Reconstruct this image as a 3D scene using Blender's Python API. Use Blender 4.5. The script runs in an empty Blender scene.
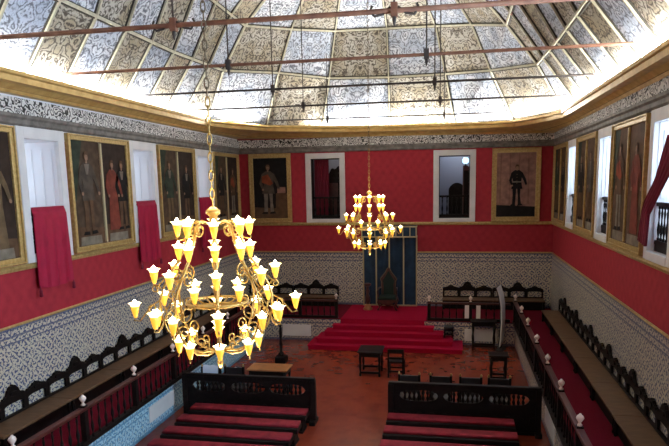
import bpy, math, random
from mathutils import Vector, Matrix
random.seed(7)
S = bpy.context.scene
COL = S.collection
PI = math.pi
# ------------------------------------------------------------------ camera, world, lights, exposure
cam = bpy.data.objects.new('camera', bpy.data.cameras.new('camera'))
COL.objects.link(cam)
R_ = Vector((0.98394599, 0.17769696, -0.01655556)); U_ = Vector((-0.01099498, 0.15294707, 0.98817322)); F_ = Vector((-0.1781275, 0.97212704, -0.15244543))
m = Matrix((R_, U_, -F_)).transposed().to_4x4(); m.translation = (2.43, 0, 5.55)
cam.matrix_world = m
cam.data.sensor_width = 36; cam.data.lens = 604.7 / 669 * 36
cam.data.shift_x = (334.5 - 344.1) / 669; cam.data.shift_y = (277.4 - 223) / 669
cam.data.clip_start = .05
S.camera = cam
S.view_settings.view_transform = 'Standard'; S.view_settings.look = 'None'
S.view_settings.gamma = 1; S.view_settings.use_curve_mapping = False
S.view_settings.exposure = 0.4
S.cycles.use_denoising = True
S.cycles.max_bounces = 6; S.cycles.sample_clamp_indirect = 6
S.cycles.caustics_reflective = False; S.cycles.caustics_refractive = False
W = bpy.data.worlds.new('world'); S.world = W; W.use_nodes = True
wt = W.node_tree; wt.nodes['Background'].inputs['Color'].default_value = (.75, .87, 1, 1)
wt.nodes['Background'].inputs['Strength'].default_value = 1.0

def area(name, loc, rot, sx, sy, power, col):
    l = bpy.data.lights.new(name, 'AREA'); l.shape = 'RECTANGLE'; l.size = sx; l.size_y = sy; l.energy = power; l.color = col
    o = bpy.data.objects.new(name, l); o.location = loc; o.rotation_euler = rot; COL.objects.link(o); return o
# cove lighting hidden in the trough of the cornice, shining up along the vault
for s in (-1, 1):
    for k in range(4):
        area('cove_lamp', (s * 5.59, 1.2 + 5.2 * k, 7.635 - .011 * s * 5.6), (PI, -s * .35, 0), .07, 5.0, 100 if s < 0 else 75, (1, .98, .94))
        area('cove_flood', (s * 5.56, 1.2 + 5.2 * k, 7.64 - .011 * s * 5.6), (PI, -s * .95, 0), .05, 5.0, 200, (1, .98, .94))
for (ax, ay), (bx, by) in (((-5.42, 19.3), (-4.22, 21.72)), ((-4.22, 21.72), (-2.4, 22.38)), ((-2.4, 22.38), (0, 22.74)), ((0, 22.74), (2.4, 22.38)), ((2.4, 22.38), (4.22, 21.72)), ((4.22, 21.72), (5.42, 19.3))):
    ln = math.hypot(bx - ax, by - ay); a = math.atan2(by - ay, bx - ax); c = ((ax + bx) / 2 - math.sin(a) * .07, (ay + by) / 2 + math.cos(a) * .07, 7.64 - .0055 * (ax + bx))
    area('cove_lamp', c, (PI + .3, 0, a), ln * .96, .06, 24 * ln, (1, .98, .94))
    area('cove_flood', c, (PI + .95, 0, a), ln * .96, .05, 40 * ln, (1, .98, .94))
# daylight entering by the side windows: the right side faces the bright sky
for s, e in ((1, 45), (-1, 1.5)):
    for c in (11.43, 15.6, 19.72, 7.3, 3.15):
        area('window_daylight', (s * 6.83, c, 5.4), (0, s * (PI / 2 - .3), 0 if c > 8 else -.45 * s), 2.2, 1.0, e if c > 8 else e * (34 if c > 5 else 14), (.54, .75, 1))  # near lamps, out of view, boosted and turned forward as fill
# soft fill light added behind the camera, no window in that wall
area('rear_fill', (0, -2.6, 5.2), (PI / 2 + .1, 0, 0), 6, 3.2, 15, (.95, .97, 1))

# ------------------------------------------------------------------ materials
def mat(name, col, rough=.6, metal=0., noise=0., nscale=8., col2=None, bump=0., bscale=40., emit=None, estr=0., spec=.4, stretch=(1, 1, 1)):
    M = bpy.data.materials.new(name); M.use_nodes = True; t = M.node_tree; b = t.nodes['Principled BSDF']
    b.inputs['Base Color'].default_value = (*col, 1); b.inputs['Roughness'].default_value = rough; b.inputs['Metallic'].default_value = metal
    b.inputs['Specular IOR Level'].default_value = spec
    tc = t.nodes.new('ShaderNodeTexCoord'); mp = t.nodes.new('ShaderNodeMapping'); mp.inputs['Scale'].default_value = stretch
    t.links.new(tc.outputs['Object'], mp.inputs['Vector'])
    if noise or col2:
        n = t.nodes.new('ShaderNodeTexNoise'); n.inputs['Scale'].default_value = nscale; n.inputs['Detail'].default_value = 4
        t.links.new(mp.outputs['Vector'], n.inputs['Vector'])
        r = t.nodes.new('ShaderNodeValToRGB'); r.color_ramp.elements[0].position = .35; r.color_ramp.elements[1].position = .68
        c2 = col2 or tuple(min(1, c * (1 + noise)) for c in col)
        c1 = col if col2 else tuple(c * (1 - noise) for c in col)
        r.color_ramp.elements[0].color = (*c1, 1); r.color_ramp.elements[1].color = (*c2, 1)
        t.links.new(n.outputs['Fac'], r.inputs['Fac']); t.links.new(r.outputs['Color'], b.inputs['Base Color'])
    if bump:
        n2 = t.nodes.new('ShaderNodeTexNoise'); n2.inputs['Scale'].default_value = bscale; t.links.new(mp.outputs['Vector'], n2.inputs['Vector'])
        bp = t.nodes.new('ShaderNodeBump'); bp.inputs['Strength'].default_value = bump; bp.inputs['Distance'].default_value = .02
        t.links.new(n2.outputs['Fac'], bp.inputs['Height']); t.links.new(bp.outputs['Normal'], b.inputs['Normal'])
    if emit:
        b.inputs['Emission Color'].default_value = (*emit, 1); b.inputs['Emission Strength'].default_value = estr
    return M

class N:   # tiny node-expression helper
    def __init__(s, M): s.t = M.node_tree; s.b = s.t.nodes['Principled BSDF']
    def v(s, x): return x
    def link(s, a, i):
        if isinstance(a, (int, float)): i.default_value = a
        else: s.t.links.new(a, i)
    def m(s, op, a, b=0., c=0.):
        n = s.t.nodes.new('ShaderNodeMath'); n.operation = op; s.link(a, n.inputs[0]); s.link(b, n.inputs[1]); s.link(c, n.inputs[2]); return n.outputs[0]
    def node(s, ty, **kw):
        n = s.t.nodes.new(ty)
        for k, v in kw.items(): setattr(n, k, v)
        return n
    def xyz(s, out='Object'):
        tc = s.node('ShaderNodeTexCoord'); sp = s.node('ShaderNodeSeparateXYZ'); s.t.links.new(tc.outputs[out], sp.inputs[0]); return sp.outputs
    def comb(s, x, y, z=0.):
        n = s.node('ShaderNodeCombineXYZ'); s.link(x, n.inputs[0]); s.link(y, n.inputs[1]); s.link(z, n.inputs[2]); return n.outputs[0]
    def noise(s, vec, scale, detail=2.):
        n = s.node('ShaderNodeTexNoise'); n.inputs['Scale'].default_value = scale; n.inputs['Detail'].default_value = detail; s.t.links.new(vec, n.inputs['Vector']); return n.outputs['Fac']
    def ramp(s, f, *st, interp='LINEAR'):
        n = s.node('ShaderNodeValToRGB'); cr = n.color_ramp; cr.interpolation = interp
        while len(cr.elements) < len(st): cr.elements.new(.5)
        for e, (p, c) in zip(cr.elements, st): e.position = p; e.color = (*c, 1)
        s.link(f, n.inputs[0]); return n.outputs[0]
    def mix(s, f, a, b):
        n = s.node('ShaderNodeMix', data_type='RGBA'); s.link(f, n.inputs[0])
        for x, i in ((a, n.inputs[6]), (b, n.inputs[7])):
            if isinstance(x, tuple): i.default_value = (*x, 1)
            else: s.t.links.new(x, i)
        return n.outputs[2]
    def base(s, c): s.t.links.new(c, s.b.inputs['Base Color'])
    def bump(s, h, st=.5, d=.02):
        n = s.node('ShaderNodeBump'); n.inputs['Strength'].default_value = st; n.inputs['Distance'].default_value = d
        s.t.links.new(h, n.inputs['Height']); s.t.links.new(n.outputs[0], s.b.inputs['Normal'])

def tile_mat(name, ground, blue, z_lo, z_hi):
    M = mat(name, ground, .35, spec=.4); n = N(M); X = n.xyz(); u = n.m('ADD', X[0], X[1]); v = X[2]; s = .27
    fu = n.m('ABSOLUTE', n.m('SUBTRACT', n.m('FRACT', n.m('DIVIDE', u, s)), .5)); fv = n.m('ABSOLUTE', n.m('SUBTRACT', n.m('FRACT', n.m('DIVIDE', v, s)), .5))
    r = n.m('SQRT', n.m('ADD', n.m('MULTIPLY', fu, fu), n.m('MULTIPLY', fv, fv)))
    pet = n.m('SINE', n.m('MULTIPLY', r, 21.)); dia = n.m('MULTIPLY', n.m('COSINE', n.m('MULTIPLY', fu, 12.566)), n.m('COSINE', n.m('MULTIPLY', fv, 12.566)))
    nz = n.noise(n.comb(u, v), 24., 2.)
    k = n.m('ADD', n.m('SUBTRACT', n.m('MULTIPLY', pet, .22), n.m('MULTIPLY', dia, .45)), n.m("MULTIPLY", n.m("SUBTRACT", nz, .5), 2.4))
    pat = n.m('GREATER_THAN', k, .1)
    f2 = n.m('ABSOLUTE', n.m('SUBTRACT', n.m('FRACT', n.m('DIVIDE', u, s / 2)), .5)); g2 = n.m('ABSOLUTE', n.m('SUBTRACT', n.m('FRACT', n.m('DIVIDE', v, s / 2)), .5))
    gr = n.m('GREATER_THAN', n.m('MAXIMUM', f2, g2), .475)
    yel = n.m('MULTIPLY', n.m('LESS_THAN', k, -.55), .75); c = n.mix(pat, n.mix(yel, ground, (.52, .40, .16)), blue)
    # border bands along the top and the foot
    for z0, z1, cc in ((z_hi - .05, z_hi, blue), (z_hi - .2, z_hi - .16, blue), (z_hi - .32, z_hi - .29, blue), (z_lo, z_lo + .08, blue)):
        band = n.m('MULTIPLY', n.m('GREATER_THAN', v, z0), n.m('LESS_THAN', v, z1)); c = n.mix(n.m('MULTIPLY', band, .8), c, cc)
    c = n.mix(n.m('MULTIPLY', gr, .5), c, (.25, .23, .2))
    n.base(c); return M
TILE = tile_mat('tile_dado', (.58, .53, .41), (.04, .058, .15), .83, 2.9)
TILE_P = tile_mat('daylit_blue_tile', (.42, .66, .76), (.07, .25, .42), 0, .83)  # cool daylight on the left podium front put into the tile colour
TILE_Q = tile_mat('cream_tile', (.58, .53, .41), (.04, .058, .15), 0, .83)

def damask():
    M = mat('red_damask', (.42, .02, .05), .75, spec=.25); n = N(M); X = n.xyz(); u = n.m('ADD', X[0], X[1])
    a = n.m('MULTIPLY', n.m('SINE', n.m('MULTIPLY', u, 21.)), n.m('SINE', n.m('MULTIPLY', X[2], 15.)))
    b = n.noise(n.comb(u, X[2]), 6., 4.)
    f = n.m('ADD', n.m('MULTIPLY', a, .10), n.m('ADD', n.m('MULTIPLY', b, .7), .15))
    n.base(n.ramp(f, (.25, (.28, .016, .028)), (.75, (.39, .028, .040)))); return M
DAM = damask()

def floor_mat():
    M = mat('terracotta_floor', (.4, .1, .04), .27, spec=.5); n = N(M); X = n.xyz()
    tc = n.node('ShaderNodeTexCoord'); br = n.node('ShaderNodeTexBrick'); br.offset = 0; br.inputs['Scale'].default_value = 3.2
    br.inputs['Color1'].default_value = (.22, .032, .015, 1); br.inputs['Color2'].default_value = (.165, .024, .012, 1); br.inputs['Mortar'].default_value = (.17, .035, .02, 1)
    br.inputs['Mortar Size'].default_value = .012; br.inputs['Row Height'].default_value = .5; br.inputs['Brick Width'].default_value = .5
    n.t.links.new(tc.outputs['Object'], br.inputs['Vector'])
    nz = n.noise(tc.outputs['Object'], 1.7, 6.)
    n.base(n.mix(n.ramp(nz, (.4, (0, 0, 0)), (.65, (.8, .8, .8))), br.outputs['Color'], (.24, .043, .018))); return M
FLOOR = floor_mat()

def vault_mat(name, ground, line, tint):
    # grotesque painting: mirrored leaf scrolls from contour lines of a noise field, laid out by each panel's own UV (metres)
    M = mat(name, ground, .7, spec=.2); n = N(M); X = n.xyz('UV')
    u = n.m('ABSOLUTE', X[0]); p = n.comb(u, X[1], 0.)
    a = n.noise(p, 2.3, 2.); b = n.noise(p, 6., 2.); w = n.noise(p, 1.1, 1.)
    c1 = n.m('ABSOLUTE', n.m('SINE', n.m('MULTIPLY', a, 30.))); c2 = n.m('ABSOLUTE', n.m('SINE', n.m('MULTIPLY', b, 20.)))
    k = n.m('ADD', n.m('MULTIPLY', c1, .62), n.m('MULTIPLY', c2, .38))
    tn = n.ramp(n.m('ADD', n.m('MULTIPLY', w, .6), n.m('MULTIPLY', a, .5)), (.45, ground), (.62, tint))
    n.base(n.mix(n.ramp(k, (.34, (1, 1, 1)), (.80, (0, 0, 0))), tn, line)); return M
V_PALE = vault_mat('vault_panel_pale', (.74, .77, .81), (.15, .16, .19), (.46, .52, .62))
V_TAN = vault_mat('vault_panel_tan', (.52, .50, .44), (.09, .075, .06), (.38, .33, .23))

def frieze_mat():
    M = mat('carved_frieze', (.3, .29, .27), .7); n = N(M); X = n.xyz(); u = n.m('ADD', X[0], X[1])
    a = n.noise(n.comb(u, X[2]), 5.5, 1.); c = n.m('ABSOLUTE', n.m('SINE', n.m('MULTIPLY', a, 22.)))
    n.base(n.ramp(c, (.35, (.035, .033, .03)), (.75, (.74, .72, .68)))); n.bump(c, .8, .03); return M
FRIEZE = frieze_mat()
GILT = mat('gilded_wood', (.50, .31, .09), .42, .25, col2=(.66, .45, .16), nscale=5, spec=.5)
GILT_D = mat('gilded_dark_line', (.16, .09, .025), .55)
GOLD = mat('gold_frame', (.40, .27, .09), .42, .35, col2=(.56, .40, .16), nscale=14)
GOLDB = mat('gilded_brass', (.44, .28, .08), .38, .5)
RIB = mat('vault_rib_cream', (.52, .49, .36), .6, noise=.15)
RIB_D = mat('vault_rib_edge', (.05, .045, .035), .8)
BAND = mat('weathered_grey_moulding', (.17, .155, .135), .7, noise=.3, nscale=6)
WHITE = mat('white_stone', (.70, .69, .68), .6, noise=.06, nscale=3)
PLASTER = mat('white_plaster', (.78, .78, .80), .8)
SHUT = mat('white_shutter_paint', (.74, .73, .75), .55)
MARB = mat('white_marble', (.74, .74, .72), .35, noise=.06, nscale=2)
DARK = mat('dark_carved_wood', (.007, .0045, .004), .5, noise=.4, nscale=12, spec=.16)
DARKR = mat('mahogany', (.060, .012, .009), .38, noise=.3, nscale=9, stretch=(1, 1, 1), spec=.5)
SEATW = mat('worn_oak_plank', (.10, .052, .024), .5, col2=(.16, .085, .04), nscale=4, stretch=(4, 1, 4), spec=.45)
PINE = mat('honey_wood', (.36, .15, .05), .42, noise=.2, nscale=5)
CARPET = mat('crimson_carpet', (.34, .004, .03), .9, noise=.12, nscale=30, spec=.1)
CARPET_D = mat('shaded_crimson_carpet', (.13, .004, .014), .9, noise=.15, nscale=30, spec=.1)  # crimson carpet with the dimness of the platforms put into its colour
CUSH = mat('red_velvet', (.21, .014, .022), .75, noise=.25, nscale=6, spec=.2)
CLOTH = mat('crimson_cloth', (.32, .004, .034), .6, noise=.12, nscale=5, spec=.3)
CLOTHD = mat('deep_crimson_curtain', (.17, .005, .025), .7, noise=.15, nscale=5)
BLUE = mat('blue_velvet', (.010, .030, .062), .7, noise=.25, nscale=3, spec=.3)
BRONZE = mat('dull_bronze_moulding', (.13, .095, .055), .5)
BRAID = mat('pale_gold_braid', (.46, .38, .22), .6)
GREENV = mat('green_velvet', (.006, .020, .015), .8)
RUST = mat('rusty_iron', (.15, .065, .042), .8, col2=(.25, .12, .07), nscale=5, bump=.3)
IRON = mat('dark_iron', (.045, .036, .032), .7, noise=.3)
LEATHER = mat('black_leather', (.012, .011, .012), .4, spec=.5)
FIN = mat('cream_turned_finial', (.78, .66, .58), .45)
PALEB = mat('pale_blue_glare', (.62, .72, .85), .6)  # colour of window glare on black leather
PAPER = mat('white_board', (.80, .80, .78), .5)
BLACK = mat('black_backing', (.015, .015, .017), .5)
DARKROOM = mat('dim_room_wall', (.30, .31, .35), .9)
DAY = mat('daylight_pane', (.8, .9, 1), .3, emit=(.80, .91, 1), estr=1.25)
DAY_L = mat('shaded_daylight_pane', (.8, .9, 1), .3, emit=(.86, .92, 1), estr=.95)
DIMPANE = mat('dusk_pane', (.5, .6, .7), .3, emit=(.45, .72, 1), estr=1.6)
CUP = mat('amber_glass_cup', (.75, .40, .06), .25, emit=(1, .50, .04), estr=.75)
CUPW = mat('glowing_glass_petals', (1, .85, .5), .3, emit=(1, .82, .40), estr=2.2)
BULB = mat('lamp_flame_bulb', (1, .9, .7), .3, emit=(1, .88, .62), estr=34)
PCOL = {k: mat('oil_paint_' + k, c, .7, noise=.25, nscale=5, spec=.12) for k, c in dict(umber=(.035, .022, .016), black=(.012, .010, .010), flesh=(.25, .145, .095), armour=(.075, .058, .045), robe=(.17, .04, .026),
    ochre=(.13, .085, .045), grey=(.17, .14, .11), rose=(.28, .15, .115), fold=(.22, .115, .085), brown=(.10, .055, .03), green=(.035, .045, .03), sash=(.24, .055, .025), stone=(.2, .17, .13), sepia=(.075, .048, .03)).items()}

# ------------------------------------------------------------------ mesh builder
class MB:
    def __init__(s): s.V = []; s.F = []; s.MI = []; s.ms = []; s.sm = []; s.uv = {}
    def mi(s, m):
        if m not in s.ms: s.ms.append(m)
        return s.ms.index(m)
    def add(s, vs, fs, m, smooth=False):
        o = len(s.V); s.V += [tuple(v) for v in vs]; k = s.mi(m)
        for f in fs: s.F.append([o + i for i in f]); s.MI.append(k); s.sm.append(smooth)
        return s
    def box(s, x0, x1, y0, y1, z0, z1, m):
        v = [(x, y, z) for z in (z0, z1) for y in (y0, y1) for x in (x0, x1)]
        return s.add(v, [(0, 2, 3, 1), (4, 5, 7, 6), (0, 1, 5, 4), (2, 6, 7, 3), (0, 4, 6, 2), (1, 3, 7, 5)], m)
    def rbox(s, x0, x1, y0, y1, z0, z1, m, r=.04, n=3):   # box with rounded upper edges (cushions): stacked inset loops
        loops = [(0, z0)] + [(r * (1 - math.cos(a)), z1 - r + r * math.sin(a)) for a in [PI / 2 * i / n for i in range(n + 1)]]
        vs = []
        for d, z in loops: vs += [(x0 + d, y0 + d, z), (x1 - d, y0 + d, z), (x1 - d, y1 - d, z), (x0 + d, y1 - d, z)]
        fs = [(3, 2, 1, 0)]
        for k in range(len(loops) - 1):
            for i in range(4): fs.append((k * 4 + i, k * 4 + (i + 1) % 4, k * 4 + 4 + (i + 1) % 4, k * 4 + 4 + i))
        e = (len(loops) - 1) * 4; fs.append((e, e + 1, e + 2, e + 3)); return s.add(vs, fs, m, True)
    def tube(s, pts, r, m, n=8, closed=False, cap=True):
        P = [Vector(p) for p in pts]; L = len(P); rr = r if isinstance(r, (list, tuple)) else [r] * L; vs = []; up = None
        for i, p in enumerate(P):
            if closed: t = P[(i + 1) % L] - P[i - 1]
            else: t = P[min(i + 1, L - 1)] - P[max(i - 1, 0)]
            t.normalize()
            if up is None: up = t.orthogonal().normalized()
            up = (up - t * up.dot(t)); up = up.normalized() if up.length > 1e-6 else t.orthogonal().normalized()
            sd = t.cross(up)
            for k in range(n): a = 2 * PI * k / n; vs.append(p + (up * math.cos(a) + sd * math.sin(a)) * rr[i])
        fs = []
        for i in range(L if closed else L - 1):
            j = (i + 1) % L
            for k in range(n): fs.append((i * n + k, i * n + (k + 1) % n, j * n + (k + 1) % n, j * n + k))
        if cap and not closed: fs += [tuple(range(n - 1, -1, -1)), tuple((L - 1) * n + k for k in range(n))]
        return s.add(vs, fs, m, True)
    def lathe(s, prof, c, m, n=12, smooth=True, petals=0, pa=0.):   # prof: (radius, z) from bottom up
        vs = []; fs = []
        for i, (r, z) in enumerate(prof):
            for k in range(n):
                a = 2 * PI * k / n; q = r * (1 + (pa * math.cos(petals * a) * (i / (len(prof) - 1)) ** 2 if petals else 0))
                vs.append((c[0] + q * math.cos(a), c[1] + q * math.sin(a), c[2] + z))
        for i in range(len(prof) - 1):
            for k in range(n): fs.append((i * n + k, i * n + (k + 1) % n, (i + 1) * n + (k + 1) % n, (i + 1) * n + k))
        if not petals:
            fs += [tuple(range(n - 1, -1, -1)), tuple((len(prof) - 1) * n + k for k in range(n))]
        else: fs += [tuple(range(n - 1, -1, -1))]
        return s.add(vs, fs, m, smooth)
    def strip(s, st, y0, y1, m):      # solid between lower(x) and upper(x), st = [(x, lo, hi)], thickness y0..y1
        vs = []; fs = []
        for x, lo, hi in st: vs += [(x, y0, lo), (x, y0, hi), (x, y1, hi), (x, y1, lo)]
        for i in range(len(st) - 1):
            a = i * 4; b = a + 4
            for k in range(4): fs.append((a + k, a + (k + 1) % 4, b + (k + 1) % 4, b + k))
        e = (len(st) - 1) * 4; fs += [(3, 2, 1, 0), (e, e + 1, e + 2, e + 3)]; return s.add(vs, fs, m)
    def poly(s, pts, y, t, m):        # flat outline in the xz plane at depth y, thickness t towards -y
        n = len(pts); vs = [(x, y, z) for x, z in pts] + [(x, y - t, z) for x, z in pts]
        fs = [tuple(range(n, 2 * n))] + [(i, (i + 1) % n, n + (i + 1) % n, n + i) for i in range(n)]
        return s.add(vs, fs, m)
    def ell(s, cx, cz, rx, rz, y, t, m, n=14): return s.poly([(cx + rx * math.cos(2 * PI * k / n), cz + rz * math.sin(2 * PI * k / n)) for k in range(n)], y, t, m)
    def build(s, name, parent=None, bevel=0., kind=None):
        me = bpy.data.meshes.new(name); me.from_pydata(s.V, [], s.F)
        for m_ in s.ms: me.materials.append(m_)
        for p, k, sm in zip(me.polygons, s.MI, s.sm): p.material_index = k; p.use_smooth = sm
        if s.uv:
            L = me.uv_layers.new(name='UVMap')
            for fi, uvs in s.uv.items():
                p = me.polygons[fi]
                for li, q in zip(p.loop_indices, uvs): L.data[li].uv = q
        me.update()
        import bmesh
        bm = bmesh.new(); bm.from_mesh(me); bmesh.ops.recalc_face_normals(bm, faces=bm.faces); bm.to_mesh(me); bm.free()
        o = bpy.data.objects.new(name, me); COL.objects.link(o)
        if parent: o.parent = parent
        if bevel:
            b = o.modifiers.new('bevel', 'BEVEL'); b.width = bevel; b.segments = 2; b.limit_method = 'ANGLE'
        if kind: o['kind'] = kind
        return o

def tag(o, label, cat, group=None):
    o['label'] = label; o['category'] = cat
    if group: o['group'] = group
    return o
def thing(name, label, cat, loc=(0, 0, 0), rz=0., group=None):
    o = bpy.data.objects.new(name, None); o.empty_display_size = .2; COL.objects.link(o); o.location = loc; o.rotation_euler = (0, 0, rz)
    return tag(o, label, cat, group)
def dup(root, loc, rz=None, label=None):
    r = root.copy(); COL.objects.link(r); r.location = loc
    if rz is not None: r.rotation_euler = (0, 0, rz)
    if label: r['label'] = label
    for ch in list(root.children):
        c = ch.copy(); COL.objects.link(c); c.parent = r
        for g in list(ch.children):
            d = g.copy(); COL.objects.link(d); d.parent = c
    return r
def lerp(a, b, t): return tuple(x + (y - x) * t for x, y in zip(a, b))

# ------------------------------------------------------------------ hall shell  (x -6..6, y -3..23.19)
YB, YF, ZP = 23.19, -3.0, .83
WC = [11.43, 15.6, 19.72, 7.3, 3.15]          # centres of the side windows
WO = .54                                       # half width of an opening
WZ0, WZ1 = 4.22, 6.56
MB().box(-6.9, 6.9, YF, YB + .4, -.2, 0, FLOOR).build('floor', kind='structure')

def side_wall(s, name):
    b = MB(); xi, xo = 6.0 * s, 6.9 * s; x0, x1 = min(xi, xo), max(xi, xo)
    b.box(x0, x1, YF, YB + .4, 0, 2.9, TILE)
    b.box(x0, x1, YF, YB + .4, 2.9, WZ0, DAM); b.box(x0, x1, YF, YB + .4, WZ1, 7.9, PLASTER)
    e = YF
    for c in sorted(WC): b.box(x0, x1, e, c - WO, WZ0, WZ1, DAM); e = c + WO
    b.box(x0, x1, e, YB + .4, WZ0, WZ1, DAM); return b.build(name, kind='structure')
side_wall(-1, 'wall_left'); side_wall(1, 'wall_right')
b = MB()
BWX = [-2.49, 2.42]; BWH = .575; BZ0, BZ1 = 4.21, 6.54
b.box(-6, 6, YB, YB + .4, 0, 2.9, TILE).box(-6, 6, YB, YB + .4, 2.9, BZ0, DAM).box(-6, 6, YB, YB + .4, BZ1, 7.9, DAM)
b.box(-6, BWX[0] - BWH, YB, YB + .4, BZ0, BZ1, DAM).box(BWX[0] + BWH, BWX[1] - BWH, YB, YB + .4, BZ0, BZ1, DAM).box(BWX[1] + BWH, 6, YB, YB + .4, BZ0, BZ1, DAM)
b.build('wall_back', kind='structure')
MB().box(-6.9, 6.9, YF - .3, YF, 0, 11.9, DAM).build('wall_front', kind='structure')

# mouldings that run round the hall (left, back, right)
def run(prof, m, name):   # prof: list of closed (inset, z) outlines swept along the three walls with mitred corners
    b = MB(); n = len(prof)
    loops = []
    for px, py, sx, sy in ((-6, YF, 1, 0), (-6, YB, 1, -1), (6, YB, -1, -1), (6, YF, -1, 0)):
        loops.append([(px + sx * d, py + sy * d, z) for d, z in prof])
    vs = [p for l in loops for p in l]; fs = []
    for k in range(3):
        for i in range(n): fs.append((k * n + i, k * n + (i + 1) % n, (k + 1) * n + (i + 1) % n, (k + 1) * n + i))
    fs += [tuple(range(n)), tuple(3 * n + i for i in range(n))]
    b.add(vs, fs, m); return b.build(name, kind='structure')
run([(-.02, 2.90), (.03, 2.90), (.04, 2.925), (.02, 2.95), (-.02, 2.95)], GOLD, 'trim_1')
run([(-.02, 3.97), (.05, 3.97), (.07, 4.03), (.03, 4.08), (-.02, 4.08)], GOLD, 'trim_2')
run([(-.02, 6.78), (.05, 6.78), (.09, 6.82), (.09, 6.9), (.13, 6.94), (.13, 7.0), (-.02, 7.0)], BAND, 'trim_3')
run([(-.02, 7.0), (.08, 7.0), (.11, 7.3), (-.02, 7.3)], FRIEZE, 'trim_4')

# gilded cornice: rectangle on the walls, lip that rounds the far corners
wall_p = [(-6, YF), (-6, 8), (-6, 19.2), (-6, 20.9), (-6, 22.3), (-6, YB), (-2.6, YB), (-1.2, YB), (0, YB)]
lip_p = [(-5.5, YF), (-5.5, 8), (-5.5, 19.2), (-5.15, 20.1), (-4.7, 20.95), (-4.22, 21.72), (-2.4, 22.38), (-1.2, 22.57), (0, 22.74)]
wall_p += [(-x, y) for x, y in wall_p[-2::-1]]; lip_p += [(-x, y) for x, y in lip_p[-2::-1]]
prof = [(0, 7.29), (.25, 7.3), (.32, 7.36), (.36, 7.36), (.62, 7.46), (.66, 7.44), (.74, 7.46), (.78, 7.52), (1, 7.58), (1, 7.65), (.93, 7.66), (.9, 7.45), (0, 7.42)]
def tilt(x): return -.011 * x      # the right-hand cornice sits slightly lower
b = MB(); n = len(prof); vs = []; fs = []
for (wx, wy), (lx, ly) in zip(wall_p, lip_p):
    for t, z in prof: vs.append((wx + (lx - wx) * t, wy + (ly - wy) * t, z + tilt(wx)))
L = len(wall_p)
gm = []
for k in range(L - 1):
    for i in range(n):
        b.add([vs[k * n + i], vs[k * n + (i + 1) % n], vs[(k + 1) * n + (i + 1) % n], vs[(k + 1) * n + i]], [(0, 1, 2, 3)], GILT_D if i in (2, 4, 6) else GILT)
b.build('trim_5', kind='structure')

# painted vault
ring0h = [(-5.70, 19.5, 7.62), (-4.42, 21.9, 7.62), (-2.44, 22.6, 7.62), (.05, 22.98, 7.62), (2.44, 22.6, 7.62), (4.42, 21.9, 7.58), (5.70, 19.5, 7.52)]
ring1h = [(-4.74, 18.64, 9.12), (-3.55, 20.75, 9.35), (-2.05, 22.1, 9.32), (.08, 22.3, 9.29), (2.09, 22.1, 9.27), (3.56, 20.75, 9.09), (4.75, 18.64, 8.84)]
ring2h = [(-3.83, 18.23, 10.31), (-2.92, 20.23, 10.62), (-1.70, 21.6, 10.81), (.07, 21.9, 10.86), (1.76, 21.6, 10.77), (2.93, 20.23, 10.41), (3.84, 18.23, 9.87)]
ring3h = [(-2.2, 17.4, 11.55), (-1.7, 18.6, 11.9), (-1.0, 19.5, 12.1), (.05, 19.8, 12.15), (1.05, 19.5, 12.1), (1.75, 18.6, 11.8), (2.3, 17.4, 11.35)]
bays = [18.7 - 1.15 * k for k in range(0, 20)]
def ring(h, z_l, z_r):
    l = [(h[0][0], min(h[0][1], 18.72) - 1.15 * k, h[0][2] + (z_l - h[0][2]) * min(1, k / 3)) for k in range(len(bays) - 1, 0, -1)]
    r = [(h[-1][0], min(h[-1][1], 18.72) - 1.15 * k, h[-1][2] + (z_r - h[-1][2]) * min(1, k / 3)) for k in range(1, len(bays))]
    return [Vector(p) for p in l + h + r]
rings = [ring(ring0h, 7.62, 7.52), ring(ring1h, 8.98, 8.72), ring(ring2h, 10.35, 10.0), ring(ring3h, 11.6, 11.45)]
b = MB(); ribs = MB(); NR = len(rings[0])
def panel(q, k):
    c = sum(q, Vector()) / 4; ux = ((q[1] - q[0]) + (q[2] - q[3])).normalized(); vy = ((q[3] - q[0]) + (q[2] - q[1])); vy = (vy - ux * vy.dot(ux)).normalized()
    sh = random.uniform(0, 60)
    b.add(q, [(0, 1, 2, 3)], V_PALE if k else V_TAN); b.uv[len(b.F) - 1] = [((p - c).dot(ux), (p - c).dot(vy) + sh) for p in q]
for j in range(3):
    for i in range(NR - 1):
        panel([rings[j][i], rings[j][i + 1], rings[j + 1][i + 1], rings[j + 1][i]], (i + j) % 2)
mid = len(bays) - 1 + 3
for i in range(mid):
    q = [rings[3][i], rings[3][i + 1], rings[3][NR - 2 - i], rings[3][NR - 1 - i]]
    if i == mid - 1: q = [rings[3][i], rings[3][i + 1], rings[3][NR - 1 - i]]; b.add(q, [(0, 1, 2)], V_TAN); continue
    panel(q, i % 2)
ceil = b.build('ceiling', kind='structure')
ctr = Vector((0, 12, 8.5))
def rib(p, q, w=.03):
    d = (q - p).normalized(); mid_ = (p + q) / 2; inn = Vector((0, min(mid_.y, 18), 8.0)) - mid_; inn = (inn - d * inn.dot(d)).normalized(); sd = d.cross(inn)
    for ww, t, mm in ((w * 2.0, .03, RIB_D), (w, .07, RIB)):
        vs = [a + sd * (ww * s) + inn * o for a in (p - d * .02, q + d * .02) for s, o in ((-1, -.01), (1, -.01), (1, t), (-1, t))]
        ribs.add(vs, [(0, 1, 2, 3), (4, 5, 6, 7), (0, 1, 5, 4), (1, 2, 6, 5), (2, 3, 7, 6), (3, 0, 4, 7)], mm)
for j in range(4):
    for i in range(NR):
        if j < 3: rib(rings[j][i], rings[j + 1][i], .022 if i not in (mid - 3, mid + 3) else .035)
        if j > 0 and i < NR - 1: rib(rings[j][i], rings[j][i + 1], .03)
ribs.build('rib_grid', ceil)
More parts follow.
